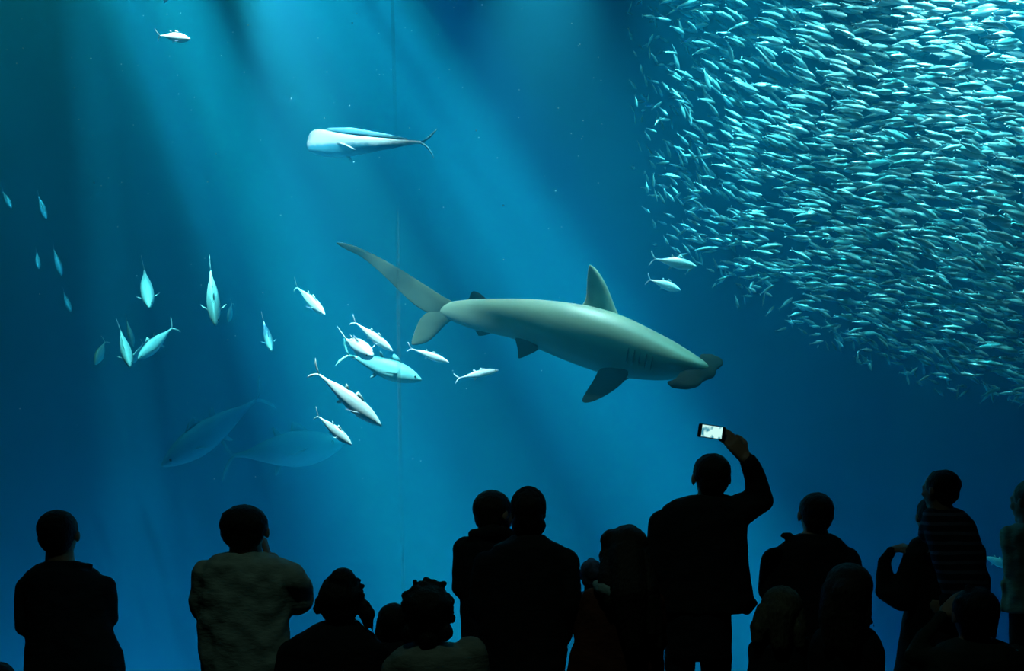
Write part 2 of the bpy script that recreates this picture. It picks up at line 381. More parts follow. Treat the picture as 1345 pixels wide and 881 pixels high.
def left_edge(y):
    K = [(-130, 826), (-40, 828), (0, 830), (100, 838), (200, 835), (290, 848), (330, 870), (360, 915), (400, 965), (440, 1045), (480, 1135), (515, 1235), (530, 1330), (575, 1500)]
    for (a, xa), (b, xb) in zip(K[:-1], K[1:]):
        if a <= y <= b: return xa + (xb - xa) * (y - a) / (b - a)
    return 2000
rs = random.Random(11)
FISH = []; GRID = {}; NIN = 0
tries = 0
while NIN < 2500 and tries < 240000:
    tries += 1
    x = rs.uniform(815, 1740); y = rs.uniform(-110, 560)
    e = x - left_edge(y)
    if e < -8: continue
    dens = min(1, .22 + max(0, e) / 110.0)
    dens *= .62 + .38 * min(1, max(0, (x - 900) / 350))
    if x > 1420: dens *= max(0, 1 - (x - 1420) / 300)
    if y < -40: dens *= max(0, 1 + (y + 40) / 75)
    nz = noise.noise(Vector((x * .017, y * .026, 1.3)))
    dens *= 1 if nz > -.12 else (.35 if x < 1150 else .75)
    if rs.random() > dens: continue
    u = min(1, max(0, e / 480.0))
    d = 10.6 - 2.3 * u ** .7 + rs.expovariate(1 / .45)
    if rs.random() < .18: d += rs.uniform(.5, 1.6)
    d = min(d, 13.2)
    ln = rs.uniform(.18, .25) * (.9 + .2 * u) * (1 if e > 120 else .62 + .38 * max(0, e) / 120)
    # heading: along the ring, which turns away from us at the left rim
    rim = max(0, 1 - e / 160.0)
    yaw = math.radians(rs.gauss(8, 16) + rim * rs.choice((-1, 1)) * rs.uniform(30, 70))
    slope = -18 * (1 - .75 * min(1, max(0, (x - 1000) / 330))) if y > 60 else -6
    slope += 8 * math.sin(x * .011 + y * .008) + rs.gauss(0, 8 + 26 * rim)
    c = P(x, y, d); cell = (int(c.x * 4), int(c.y * 4), int(c.z * 4)); bad = False
    hd = Vector((math.cos(yaw) * math.cos(math.radians(slope)), math.sin(yaw), math.sin(math.radians(slope))))
    for i_ in (-1, 0, 1):
        for j_ in (-1, 0, 1):
            for k_ in (-1, 0, 1):
                for (q, h2, l2) in GRID.get((cell[0] + i_, cell[1] + j_, cell[2] + k_), ()):
                    v = q - c; al = v.dot(hd); lat = (v - hd * al).length; ang = h2.angle(hd, 0)
                    if abs(al) < (ln + l2) * .52 + .01 and lat < .058 + .5 * max(ln, l2) * math.sin(min(ang, 1.2)): bad = True
    if bad: continue
    GRID.setdefault(cell, []).append((c, hd, ln))
    NIN += (x < 1420 and -45 < y < 535)
    FISH.append((x, y, d, ln, yaw, math.radians(slope), math.radians(rs.gauss(0, 18))))
# the 300 that show largest are fish of their own, the rest one mass
FISH.sort(key=lambda f: -(f[3] / f[2]) * (1 if -5 < f[1] < 530 and f[0] < 1345 else .1) * abs(math.cos(f[4])))
def sard_M(f):
    x, y, d, ln, yaw, sl, roll = f
    return Matrix.LocRotScale(P(x, y, d), (Matrix.Rotation(yaw, 3, 'Z') @ Matrix.Rotation(-sl, 3, 'Y') @ Matrix.Rotation(roll, 3, 'X')).to_quaternion(), Vector((ln / 1.1,) * 3))
for k, f in enumerate(FISH[:300]):
    o = bpy.data.objects.new('sardine', ME_sard); COL.objects.link(o); o.matrix_world = sard_M(f)
    tag(o, 'small silver sardine in the dense swirling school at the upper right', 'fish', 'sardines of the swirling school')
bm = bmesh.new()
for f in FISH[300:]: sardine_bm(bm, sard_M(f), 6)
bmesh.ops.recalc_face_normals(bm, faces=bm.faces[:])
me = bpy.data.meshes.new('school'); bm.to_mesh(me); bm.free(); me.shade_smooth()
M_sard2 = mat('silver_scales', (.5, .64, .64), .33, metal=.45, var=.5, vscale=9)
tag(link('sardine_school', me, M_sard2), 'dense mass of smaller sardines behind the nearest ones at the upper right', 'fish', kind='stuff')
# drifting specks
bm = bmesh.new(); rp = random.Random(5)
for k in range(150):
    x = rp.uniform(0, 800); y = rp.uniform(0, 640) if rp.random() < .5 else rp.uniform(0, 260); d = rp.uniform(7.8, 10.5)
    ellipsoid(bm, P(x, y, d), (.003 * rp.uniform(.5, 1.5),) * 3, seg=4)
tag(link('floating_particles', mesh_of(bm, 'specks'), M_tuna_fin), 'tiny pale specks drifting through the water', 'particles', kind='stuff')
# ------------------------------------------------------------------ the hammerhead shark
M_shark = bpy.data.materials.new('shark_skin'); M_shark.use_nodes = True
_t = M_shark.node_tree; _b = _t.nodes['Principled BSDF']
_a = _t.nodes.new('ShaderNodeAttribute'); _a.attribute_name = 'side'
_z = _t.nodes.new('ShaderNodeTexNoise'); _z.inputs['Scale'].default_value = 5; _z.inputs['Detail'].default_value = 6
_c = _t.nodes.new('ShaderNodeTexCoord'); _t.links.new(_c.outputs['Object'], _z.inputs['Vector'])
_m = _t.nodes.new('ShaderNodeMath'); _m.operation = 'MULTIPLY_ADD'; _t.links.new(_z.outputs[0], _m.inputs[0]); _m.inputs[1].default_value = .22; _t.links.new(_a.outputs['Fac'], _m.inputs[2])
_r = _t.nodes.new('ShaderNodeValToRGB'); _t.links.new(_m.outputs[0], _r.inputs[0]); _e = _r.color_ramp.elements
_e[0].position = .22; _e[0].color = (.17, .20, .17, 1); _e[1].position = .55; _e[1].color = (.22, .24, .175, 1)  # underside slightly darker than the back, its shade put into the colour
_t.links.new(_r.outputs[0], _b.inputs['Base Color']); _b.inputs['Roughness'].default_value = .42; _b.inputs['Specular IOR Level'].default_value = .3
_n = _t.nodes.new('ShaderNodeTexNoise'); _n.inputs['Scale'].default_value = 120; _bp = _t.nodes.new('ShaderNodeBump'); _bp.inputs['Strength'].default_value = .15
_t.links.new(_c.outputs['Object'], _n.inputs['Vector']); _t.links.new(_n.outputs[0], _bp.inputs['Height']); _t.links.new(_bp.outputs[0], _b.inputs['Normal'])
M_sfin = mat('shark_fin_shade_skin', (.014, .02, .019), 1, spec=0, var=.25, vscale=5, bump=.1)  # near black: shade on the fins and hammer put into the colour
M_sdark = mat('shark_dark_tip', (.02, .022, .02), 1, spec=0)

M_tailfin = mat('shark_tail_skin', (.06, .068, .048), 1, spec=0, var=.2, vscale=5, bump=.1)
M_shark_fin = mat('shark_dorsal_lit_skin', (.3, .315, .25), .9, spec=.02, var=.2, vscale=5, bump=.1)  # lighter than the body: light on the dorsal fin put into the colour
shark = empty('hammerhead_shark', P(750, 432, 9.6)); tag(shark, 'large grey hammerhead shark crossing the middle of the tank', 'shark')
def sd(x): return 10.15 - 1.15 * (x - 581) / 344.0           # distance along the body
ST = [(576, 407, 6, .7), (584, 407.5, 9, .8), (596, 408.5, 13, .8), (612, 411, 17.5, .8), (639, 414.5, 22, .8), (669, 417, 24.5, .85), (695, 422, 29, .9), (720, 428, 33, .95), (748, 435.5, 37, 1),
      (781, 445, 40, 1), (805, 453, 39.5, 1), (830, 461, 36.5, 1.0), (852, 467.5, 32, 1.05), (874, 473, 27.5, 1.1), (893, 477, 21, 1.35), (908, 480, 15, 1.6), (920, 482, 10, 1.9), (929, 484, 5, 1.8)]
bm = bmesh.new(); rings = []
sides = []
NS = 28
for k, (x, y, h, wr) in enumerate(ST):
    x0 = ST[max(0, k - 1)]; x1 = ST[min(len(ST) - 1, k + 1)]
    c = P(x, y, sd(x)); ax = (P(x1[0], x1[1], sd(x1[0])) - P(x0[0], x0[1], sd(x0[0]))).normalized()
    up = (Vector((0, 0, 1)) - ax * ax.z).normalized(); lat = up.cross(ax)
    r = h / F * sd(x) * 1.03; rg = []
    for i in range(NS):
        a = 2 * PI * i / NS; s, co = math.sin(a), math.cos(a)
        hh = r * (1.0 if s > 0 else .98)
        rg.append(c + up * s * hh + lat * co * r * wr * (.86 if s > 0 else .9)); sides.append(s)
    rings.append(rg)
loft(bm, rings, True)
me = mesh_of(bm, 'shark_body')
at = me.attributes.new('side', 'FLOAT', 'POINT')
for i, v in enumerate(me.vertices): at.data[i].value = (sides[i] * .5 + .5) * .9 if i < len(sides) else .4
bo = link('body', me, M_shark, shark, True)
sb = bo.modifiers.new('s', 'SUBSURF'); sb.levels = 1; sb.render_levels = 1

def sfin(name, lead, trail, th, m=M_sfin, parent=shark, sub=True, nrm=None):
    """edges given as (px, py, distance offset from the body line)"""
    f = lambda p: P(p[0], p[1], sd(max(581, min(925, p[0]))) + (p[2] if len(p) > 2 else 0))
    a = [f(p) for p in lead]; b = [f(p) for p in trail]
    bm = bmesh.new(); n = len(a)
    if nrm is None: nrm = (a[0] - b[0]).cross(a[-1] - a[0]).normalized()
    rings = []
    for k in range(n):
        t = th * (1 - .8 * k / (n - 1)); rg = []
        for i in range(12):
            u = i / 6 if i <= 6 else (12 - i) / 6
            s = 1 if i < 6 else -1
            tt = t * math.sin(PI * min(1, u) ** .6) * (0 if i in (0, 6) else 1)
            rg.append(a[k].lerp(b[k], u) + nrm * tt * s)
        rings.append(rg)
    loft(bm, rings); bmesh.ops.recalc_face_normals(bm, faces=bm.faces[:])
    o = link(name, mesh_of(bm, name), m, parent, True)
    s = o.modifiers.new('s', 'SUBSURF'); s.levels = 1; s.render_levels = 1
    return o
# tail: long upper lobe with its notch, short lower lobe
sfin('tail_fin', [(600, 396), (585, 390), (564, 375), (543, 362), (520, 348), (494, 334), (468, 322.5), (452, 318), (441, 317.5)],
     [(590, 416), (568, 416), (551, 408), (536, 396), (521, 380), (497, 356), (474, 336), (459, 331), (443, 321)], .028, M_tailfin)
sfin('tail_fin', [(600, 420), (589, 424), (579, 436), (567, 448), (556, 453), (543, 453)],
     [(578, 400), (560, 408), (550, 416), (544, 432), (540, 445), (540, 452)], .024, M_tailfin)['label'] = 'short lower tail lobe with dark tip'
sfin('dorsal_fin', [(822, 424), (814, 412), (808, 398), (800, 377), (790, 360), (781, 350), (776, 347.5)],
     [(755, 404), (762, 400), (768, 392), (769, 378), (770, 365), (772, 353), (774, 348)], .03, M_shark_fin)
sfin('second_dorsal_fin', [(644, 396), (639, 391), (632, 385), (625, 382), (622, 382)], [(606, 396), (612, 393), (617, 391), (616, 388), (620, 383)], .01, M_sdark)
sfin('pelvic_fin', [(712, 455, -.1), (706, 460, -.13), (694, 467, -.16), (683, 471, -.19)], [(672, 440, -.1), (677, 450, -.13), (680, 462, -.16), (680, 470, -.19)], .015)
sfin('pelvic_fin', [(716, 455, .1), (710, 459, .14), (700, 464, .18), (690, 468, .22)], [(680, 442, .1), (683, 450, .14), (686, 460, .18), (687, 467, .22)], .015)
sfin('anal_fin', [(648, 437), (644, 439), (636, 441), (630, 441)], [(620, 433), (625, 436), (627, 439), (628, 441)], .01)
sfin('pectoral_fin', [(832, 486, -.16), (824, 500, -.2), (812, 511, -.24), (795, 521, -.28), (779, 528, -.32), (769, 529, -.34)],
     [(784, 482, -.16), (781, 492, -.2), (775, 503, -.24), (768, 514, -.28), (764, 523, -.32), (764, 527, -.34)], .03, nrm=Vector((.2, -.6, -.75)).normalized())
sfin('pectoral_fin', [(838, 484, .25), (834, 492, .4), (826, 498, .55), (815, 502, .7)], [(800, 482, .25), (802, 490, .4), (806, 497, .55), (811, 501, .7)], .025, nrm=Vector((.2, .6, -.75)).normalized())

# the hammer: a wide flat wing across the snout, eyes at its tips
A = P(891, 507, 8.72); B = P(936, 469, 9.32); Hd = (P(925, 483, 9.0) - P(860, 468, 9.22)).normalized()
Wd = (B - A); half = Wd / 2; mid = (A + B) / 2; Wn = Wd.normalized(); nrm = Wn.cross(Hd).normalized()
bm = bmesh.new(); rings = []
for k in range(17):
    u = -1 + 2 * k / 16
    ch = .115 * (1 - .15 * abs(u)) if abs(u) < .9 else .075 * (1 if abs(u) < .99 else .5)
    t = .045 * (1 - .45 * abs(u)) * (1 if abs(u) < .99 else .5)
    cc = mid + half * u * 1.08 + Hd * (.035 - .045 * u * u + .012 * math.cos(u * 3 * PI))
    rings.append([cc + Hd * ch * math.cos(2 * PI * i / 16) + nrm * t * math.sin(2 * PI * i / 16) for i in range(16)])
loft(bm, rings); bmesh.ops.recalc_face_normals(bm, faces=bm.faces[:])
hm = link('hammer_head', mesh_of(bm, 'hammer'), M_sfin, shark, True)
hm['label'] = 'dark wide hammer shaped head'
for s in (-1, 1):
    bm = bmesh.new(); ellipsoid(bm, mid + half * s * 1.08 + Hd * -.005, (.028, .028, .028), seg=12)
    link('eye', mesh_of(bm, 'eye'), M_eye, hm, False).location = -Vector(shark.location)
# gill slits on the near flank
for k in range(5):
    x = 826 + k * 8; bm = bmesh.new(); pts = []
    for j in range(5):
        y = 457 + k * 2.6 + j * 4.6
        row = min(ST, key=lambda s_: abs(s_[0] - x)); s_ = (row[1] + (x - row[0]) * .3 - y) / row[2]
        pts.append(P(x - 1.2 * j * .8, y, sd(x) - row[2] / F * sd(x) * row[3] * .93 * math.sqrt(max(.05, 1 - s_ * s_))))
    chain(bm, pts, [.003, .006, .007, .006, .003])
    link('gill_slit', mesh_of(bm, 'gill'), M_sdark, shark, True)
# ------------------------------------------------------------------ the visitors
M_skin = mat('skin', (.30, .17, .11), .55, var=.08, vscale=20)
M_skin_d = mat('deep_skin', (.14, .075, .05), .55, var=.08, vscale=20)
def cloth(name, c, bump=.5): return mat(name, c, .9, spec=.2, var=.18, vscale=9, bump=bump, bscale=26, stretch=(1, 1, 2.2))
M_black = cloth('black_cloth', (.012, .013, .015)); M_navy = cloth('navy_cloth', (.018, .028, .04)); M_grey = cloth('grey_green_shirt', (.30, .36, .31))
M_tee = cloth('pale_grey_tee', (.20, .21, .17)); M_rust = cloth('rust_jacket', (.09, .022, .012)); M_dgreen = cloth('dark_green_knit', (.03, .04, .035))
M_pale = cloth('pale_scarf', (.25, .35, .34)); M_hood = cloth('pale_green_hoodie', (.30, .40, .36)); M_jeans = cloth('dark_trousers', (.012, .014, .02))
M_shoe = mat('dark_shoe', (.02, .02, .02), .5, bump=.2)
def hairmat(name, c): return mat(name, c, .6, spec=.3, bump=.8, bscale=60, stretch=(3, 3, .4), var=.3, vscale=30)
M_hblack = hairmat('black_hair', (.008, .007, .006)); M_hbrown = hairmat('dark_brown_hair', (.02, .014, .01)); M_hlight = hairmat('light_brown_hair', (.09, .08, .05))
M_stripe = bpy.data.materials.new('striped_cloth'); M_stripe.use_nodes = True
_t = M_stripe.node_tree; _b = _t.nodes['Principled BSDF']; _w = _t.nodes.new('ShaderNodeTexWave'); _w.bands_direction = 'Z'; _w.inputs['Scale'].default_value = 7; _w.inputs['Distortion'].default_value = 1.5
_c = _t.nodes.new('ShaderNodeTexCoord'); _t.links.new(_c.outputs['Object'], _w.inputs['Vector']); _r = _t.nodes.new('ShaderNodeValToRGB'); _t.links.new(_w.outputs[0], _r.inputs[0])
_r.color_ramp.elements[0].position = .6; _r.color_ramp.elements[0].color = (.015, .02, .04, 1); _r.color_ramp.elements[1].position = .9; _r.color_ramp.elements[1].color = (.12, .15, .24, 1)
_t.links.new(_r.outputs[0], _b.inputs['Base Color']); _b.inputs['Roughness'].default_value = .9
M_spot = mat('mottled_blue_hat', (.08, .12, .22), .9, var=.8, vscale=14)
M_phone = mat('black_phone_case', (.01, .01, .012), .3)

VX = .0075
def hand(bm, wrist, direction, back, size, curl=.5, thumb=1):
    """palm, four unequal bent fingers and a thumb leaving the side of the palm"""
    w = Vector(wrist); f = Vector(direction).normalized(); b = Vector(back); b = (b - f * b.dot(f)).normalized(); s = f.cross(b) * thumb   # s: thumb side
    k = size / .18
    for off in (-.026, -.009, .009, .026):
        capsule(bm, w + f * .012 * k + s * off * .75 * k, w + f * .085 * k + s * off * k, .014 * k, .0125 * k)
    for off, ln, r in ((.030, .068, .0085), (.010, .078, .009), (-.010, .072, .0085), (-.029, .056, .0075)):
        p = w + f * .088 * k + s * off * k; d = f.copy(); pts = [p]
        for j, q in enumerate((.45, .32, .23)):
            d = (d * math.cos(curl * .9) - b * math.sin(curl * .9)).normalized(); p = p + d * ln * q * k; pts.append(p)
        chain(bm, pts, [r * k, r * .97 * k, r * .9 * k, r * .8 * k])
    p = w + f * .03 * k + s * .026 * k; pts = [p]
    for d, ln in ((s * .8 + f * .6 - b * .2, .035), (s * .25 + f * .9 - b * .35 * (1 + curl), .032), (f * .9 - b * .5 * (1 + curl), .024)):
        p = p + d.normalized() * ln * k; pts.append(p)
    chain(bm, pts, [.012 * k, .0105 * k, .0095 * k, .008 * k])

def head_parts(bm, c, hh, wx, R):
    def E(p, r): 
        M = Matrix.Translation(c) @ R.to_4x4() @ Matrix.Diagonal((hh * wx, hh, hh, 1)) @ Matrix.Translation(p) @ Matrix.Diagonal((*r, 1))
        bmesh.ops.create_uvsphere(bm, u_segments=20, v_segments=14, radius=1, matrix=M)
    E((0, -.05, .12), (.36, .42, .38)); E((0, .10, -.13), (.29, .28, .34)); E((0, .25, -.38), (.13, .11, .11)); E((0, .32, .09), (.24, .1, .06))
    for s in (-1, 1):
        E((s * .17, .27, -.10), (.11, .1, .1)); E((s * .375, -.02, -.03), (.045, .09, .13)); E((s * .14, .355, .015), (.055, .04, .035))
    E((0, .43, -.02), (.04, .05, .1)); E((0, .45, -.10), (.065, .07, .045)); E((0, .37, -.23), (.11, .045, .022)); E((0, .365, -.27), (.09, .045, .025))

PEOPLE = {}
def person(label, d, head, rows, arms, top, hair=None, yaw=0, skin=M_skin, top_name='jacket', group=None, seed=0, feet=True, thick=.125, hair_r=1.0,
           hair_blobs=(), strands=(), hair_name='hair', top_extra=(), ear_r=1, hem=None, legs_x=None, neck=None, tilt=0, seat=None, loose=1.0, wrinkle=.006):
    """head: (centre x, top y, chin y, width); rows: (y, left, right); arms: (points (px, py, extra distance), radii px, hand or None)"""
    cx, ty, chy, hw = head; u = d / F
    hc = P(cx, (ty + chy) / 2, d); hh = (chy - ty) * u * .97; wx = hw * u / (.80 * hh)
    R = Matrix.Rotation(math.radians(yaw), 3, 'Z') @ Matrix.Rotation(math.radians(tilt), 3, 'X')
    toph = P(cx, ty, d).z
    base = Vector((P(sum(r[1] + r[2] for r in rows[-1:]) / 2, 0, d).x, d, 0 if feet else P(0, rows[-1][0], d).z - .1))
    root = empty('person', base); tag(root, label, 'person', group)
    xl, xr = legs_x or (rows[-1][1], rows[-1][2]); lc = P((xl + xr) / 2, 0, d).x
    lw = min((xr - xl) / 2 * u, .19) ; lx = lw * .52; lr = lw * .47
    # torso rings
    def torso(bm, k, last=None, g=0):
        rings = []; n = len(rows)
        for i, (y, xl, xr) in enumerate(rows):
            c = P((xl + xr) / 2, y, d); hwid = max(.02, (xr - xl) / 2 * u * k + g)
            tk = min(thick * (.55 + .45 * min(1, i / 2.5)), hwid * .95) * k + g
            rings.append([c + Vector((hwid * math.copysign(abs(math.cos(a)) ** .85, math.cos(a)), tk * math.sin(a), 0)) for a in [2 * PI * j / 24 for j in range(24)]])
        if last is not None and rings[-1][0].z > last:
            c = sum(rings[-1], Vector()) / 24
            if hem is not None:
                rings.append([Vector((lc + lw * .9 * math.cos(a), d + min(.1, lw * .65) * math.sin(a), rings[-1][0].z - .01)) for a in [2 * PI * j / 24 for j in range(24)]])
                rings.append([Vector((p.x, p.y, last)) for p in rings[-1]])
            else: rings.append([Vector((p.x, p.y, last)) for p in rings[-1]])
        loft(bm, rings)
    hipz = toph * .53; crz = toph * .475
    if hem is None: hemz = min(hipz + .0, P(0, rows[-1][0], d).z - .01)
    else: hemz = None
    xl, xr = legs_x or (rows[-1][1], rows[-1][2]); lc = P((xl + xr) / 2, 0, d).x
    lw = min((xr - xl) / 2 * u, .19) ; lx = lw * .52; lr = lw * .47
    # body
    bm = bmesh.new(); head_parts(bm, hc, hh, wx, R)
    nb = P((rows[0][1] + rows[0][2]) / 2, rows[0][0] + 6, d); nr = hw * u * .34
    capsule(bm, hc + Vector((0, -.0, -hh * .15)), nb + Vector((0, 0, -.02)), nr * .95, nr * 1.1)
    torso(bm, .84, hipz if feet else None)
    for pts, rad, hd in arms:
        q = [P(p[0], p[1], d + (p[2] if len(p) > 2 else 0)) for p in pts]
        chain(bm, q, [r * u * .72 for r in rad])
        f = (q[-1] - q[-2]).normalized() if not hd or 'dir' not in hd else Vector(hd['dir'])
        hs = (hd or {}).get('size', hh * .78)
        hand(bm, q[-1], f, (hd or {}).get('back', (0, -1, .3)), hs, (hd or {}).get('curl', .45), (hd or {}).get('thumb', 1))
    if feet:
        for s in (-1, 1):
            a = Vector((lc + s * lx, d, hipz)); k_ = Vector((lc + s * lx * 1.05, d + .02, toph * .27)); an = Vector((lc + s * lx * 1.1, d - .01, .09))
            chain(bm, [a, k_, an], [lr * .85, lr * .55, lr * .36]); capsule(bm, an + Vector((0, -.02, -.04)), an + Vector((0, .12, -.055)), .035, .03)
    elif seat:
        for pts, rad in seat: chain(bm, [P(p[0], p[1], d + p[2]) for p in pts], [r * u * .8 for r in rad])
    body = link('body', fuse(bm, VX, 3), skin, root, True)
    # top
    bm = bmesh.new(); torso(bm, 1, hemz if feet else None)
    for pts, rad, hd in arms:
        q = [P(p[0], p[1], d + (p[2] if len(p) > 2 else 0)) for p in pts]; e = q[-1].lerp(q[-2], .12); chain(bm, q[:-1] + [e], [r * u for r in rad])
    for ex in top_extra:
        if len(ex) == 4: ellipsoid(bm, P(ex[0], ex[1], d + ex[2]), (ex[3] * u,) * 3)
        else: capsule(bm, P(ex[0], ex[1], d + ex[2]), P(ex[3], ex[4], d + ex[5]), ex[6] * u, ex[7] * u)
    link(top_name, fuse(bm, .010, 3, wrinkle, 15, seed), top, root, True)
    # trousers and shoes
    if feet:
        bm = bmesh.new(); topz = (hemz if hemz else P(0, rows[-1][0], d).z) + .05
        rings = [[Vector((lc + lw * (.98 if z > hipz else 1) * math.cos(a), d + min(.12, lw * .8) * math.sin(a), z)) for a in [2 * PI * j / 20 for j in range(20)]] for z in (topz, (topz + crz) / 2, crz + .03)]
        loft(bm, rings)
        for s in (-1, 1):
            a = Vector((lc + s * lx, d, crz + .06)); k_ = Vector((lc + s * lx * 1.05, d + .02, toph * .27)); an = Vector((lc + s * lx * 1.1, d - .01, .10))
            chain(bm, [a, k_, an], [lr * 1.0, lr * .74, lr * .62])
        link('trousers', fuse(bm, .010, 3, .004, 14, seed), M_jeans, root, True)
        for s in (-1, 1):
            bm = bmesh.new(); an = Vector((lc + s * lx * 1.1, d - .01, .05))
            capsule(bm, an + Vector((0, -.05, 0)), an + Vector((s * .01, .15, -.012)), .048, .037); add_box(bm, an + Vector((-.043, -.09, -.05)), an + Vector((.043, .17, -.03)))
            link('shoe', fuse(bm, .007, 2), M_shoe, root, True)
    elif seat:
        bm = bmesh.new()
        for pts, rad in seat: chain(bm, [P(p[0], p[1], d + p[2]) for p in pts], [r * u for r in rad])
        link('trousers', fuse(bm, .008, 3, .003, 14, seed), M_jeans, root, True)
    # hair
    if hair is not None:
        bm = bmesh.new(); k = hair_r
        M = Matrix.Translation(hc) @ R.to_4x4() @ Matrix.Diagonal((hh * wx, hh, hh, 1))
        bmesh.ops.create_uvsphere(bm, u_segments=24, v_segments=16, radius=1, matrix=M @ Matrix.Translation((0, -.11, .13)) @ Matrix.Diagonal((.395 * k, .43 * k, .385 * k, 1)))
        bmesh.ops.create_uvsphere(bm, u_segments=20, v_segments=12, radius=1, matrix=M @ Matrix.Translation((0, -.2, -.08)) @ Matrix.Diagonal((.34 * k, .28 * k, .3 * k, 1)))
        for x, y, dd, r in hair_blobs: ellipsoid(bm, P(x, y, d + dd), (r * u, r * u * .9, r * u), seg=12)
        for pts, rad in strands: chain(bm, [P(p[0], p[1], d + p[2]) for p in pts], [r * u for r in rad])
        link(hair_name, fuse(bm, .006, 2, .003, 60, seed), hair, root, True)
    return root, hc, hh, wx, R
def curls(cx, cy, rx, ry, n, r, sd, a0=0, a1=360):
    q = random.Random(sd); out = []
    for k in range(n):
        a = math.radians(a0 + (a1 - a0) * (k + q.random() * .6) / n); e = q.uniform(.82, 1.0)
        out.append((cx + math.cos(a) * rx * e, cy - math.sin(a) * ry * e, q.uniform(-.05, .03), r * q.uniform(.7, 1.2)))
    return out
# far left, arms folded
person('person in dark navy jacket with folded arms, standing at the far left', 5.6, (78, 669, 735, 52),
       [(736, 60, 98), (741, 48, 112), (750, 36, 128), (764, 28, 140), (785, 30, 143), (812, 32, 143), (838, 34, 152), (860, 33, 161), (885, 32, 164)],
       [([(36, 772), (32, 822, -.02), (80, 832, .2), (124, 812, .17)], [16, 13, 10, 8], {'dir': (1, -.45, .2), 'back': (.3, 1, 0), 'curl': .9, 'size': .15}),
        ([(136, 772), (142, 812, .05), (95, 822, .27), (60, 820, .25)], [17, 13, 10, 8], None)],
       M_navy, M_hblack, group=None, seed=1, top_extra=[(52, 746, -.03, 66, 741, -.07, 4, 5), (66, 741, -.07, 100, 741, -.07, 5, 5), (100, 741, -.07, 121, 742, -.02, 5, 3), (150, 858, 0, 152, 880, 0, 11, 12)])
# light shirt
person('stout person in pale grey green long sleeved shirt, hand raised to the face', 5.1, (322, 663, 731, 62),
       [(725, 300, 346), (731, 282, 364), (740, 266, 384), (758, 259, 394), (785, 258, 384), (820, 261, 380), (850, 263, 384), (885, 263, 388)],
       [([(270, 755), (266, 798, .02), (330, 812, .3)], [20, 17, 12], None),
        ([(382, 762), (391, 786, .06), (352, 730, .26)], [23, 22, 10], {'dir': (-.3, .1, 1), 'back': (.7, 0, .6), 'curl': .8, 'size': .17})],
       M_grey, M_hblack, top_name='shirt', seed=2, hair_r=1.03, wrinkle=.014, hair_blobs=[(322, 666, 0, 5), (300, 680, -.03, 10)])
# curly updo
person('person in black with messy pinned up curly hair, right of the pale shirt', 4.7, (448, 756, 828, 56),
       [(814, 424, 470), (824, 406, 480), (836, 386, 494), (850, 368, 504), (868, 362, 506), (885, 360, 506)],
       [([(384, 862), (380, 930, 0), (430, 960, .2)], [22, 16, 10], None), ([(492, 858), (498, 925, 0), (470, 955, .2)], [18, 14, 9], None)],
       M_black, M_hblack, seed=3, hair_r=1.04,
       hair_blobs=curls(450, 782, 29, 28, 30, 3.6, 3, 0, 180) + curls(450, 782, 26, 26, 16, 5, 4, 0, 180) + [(422, 791, -.02, 9), (418, 800, -.03, 7), (450, 764, -.05, 19), (482, 806, -.02, 11), (478, 796, -.02, 9), (484, 818, -.02, 7)],
       strands=[([(484, 812, -.02), (489, 824, -.03), (491, 836, -.03)], [4, 1.6, 1.2]), ([(478, 812, -.03), (480, 824, -.03), (484, 832, -.03)], [4, 1.6, 1.2])])
# small child between
person('small child with dark hair, only the head showing between the two curly heads', 5.4, (517, 792, 846, 40),
       [(838, 500, 536), (843, 488, 548), (852, 482, 556), (885, 480, 560)],
       [([(490, 858), (488, 910), (510, 930, .15)], [9, 8, 6], None), ([(552, 858), (556, 910), (530, 930, .15)], [9, 8, 6], None)],
       M_black, M_hblack, seed=4, hair_r=1.05, thick=.09, strands=[([(502, 815, -.04), (499, 832, -.05), (495, 842, -.06)], [7, 7, 5]), ([(532, 815, -.04), (535, 840, -.06)], [7, 6])])
# curly boy in pale tee
person('child with thick curly black hair in a pale grey tee shirt', 4.3, (562, 768, 846, 60),
       [(844, 538, 594), (850, 524, 612), (858, 514, 628), (870, 508, 634), (885, 506, 636)],
       [([(522, 882), (514, 960), (540, 1010, .2)], [23, 17, 11], None), ([(618, 858), (632, 930), (620, 1000, .15)], [23, 17, 11], None)],
       M_tee, M_hblack, top_name='tee_shirt', seed=5, hair_r=1.06,
       hair_blobs=curls(562, 800, 31, 36, 44, 4.6, 5) + curls(562, 798, 28, 33, 30, 6, 6) + [(534, 782, -.02, 7), (532, 794, -.02, 6), (545, 764, 0, 4), (560, 763, 0, 6), (583, 766, 0, 4.5), (590, 790, -.02, 8), (592, 812, -.02, 7), (540, 830, -.05, 12), (584, 830, -.05, 12), (562, 838, -.07, 14)])
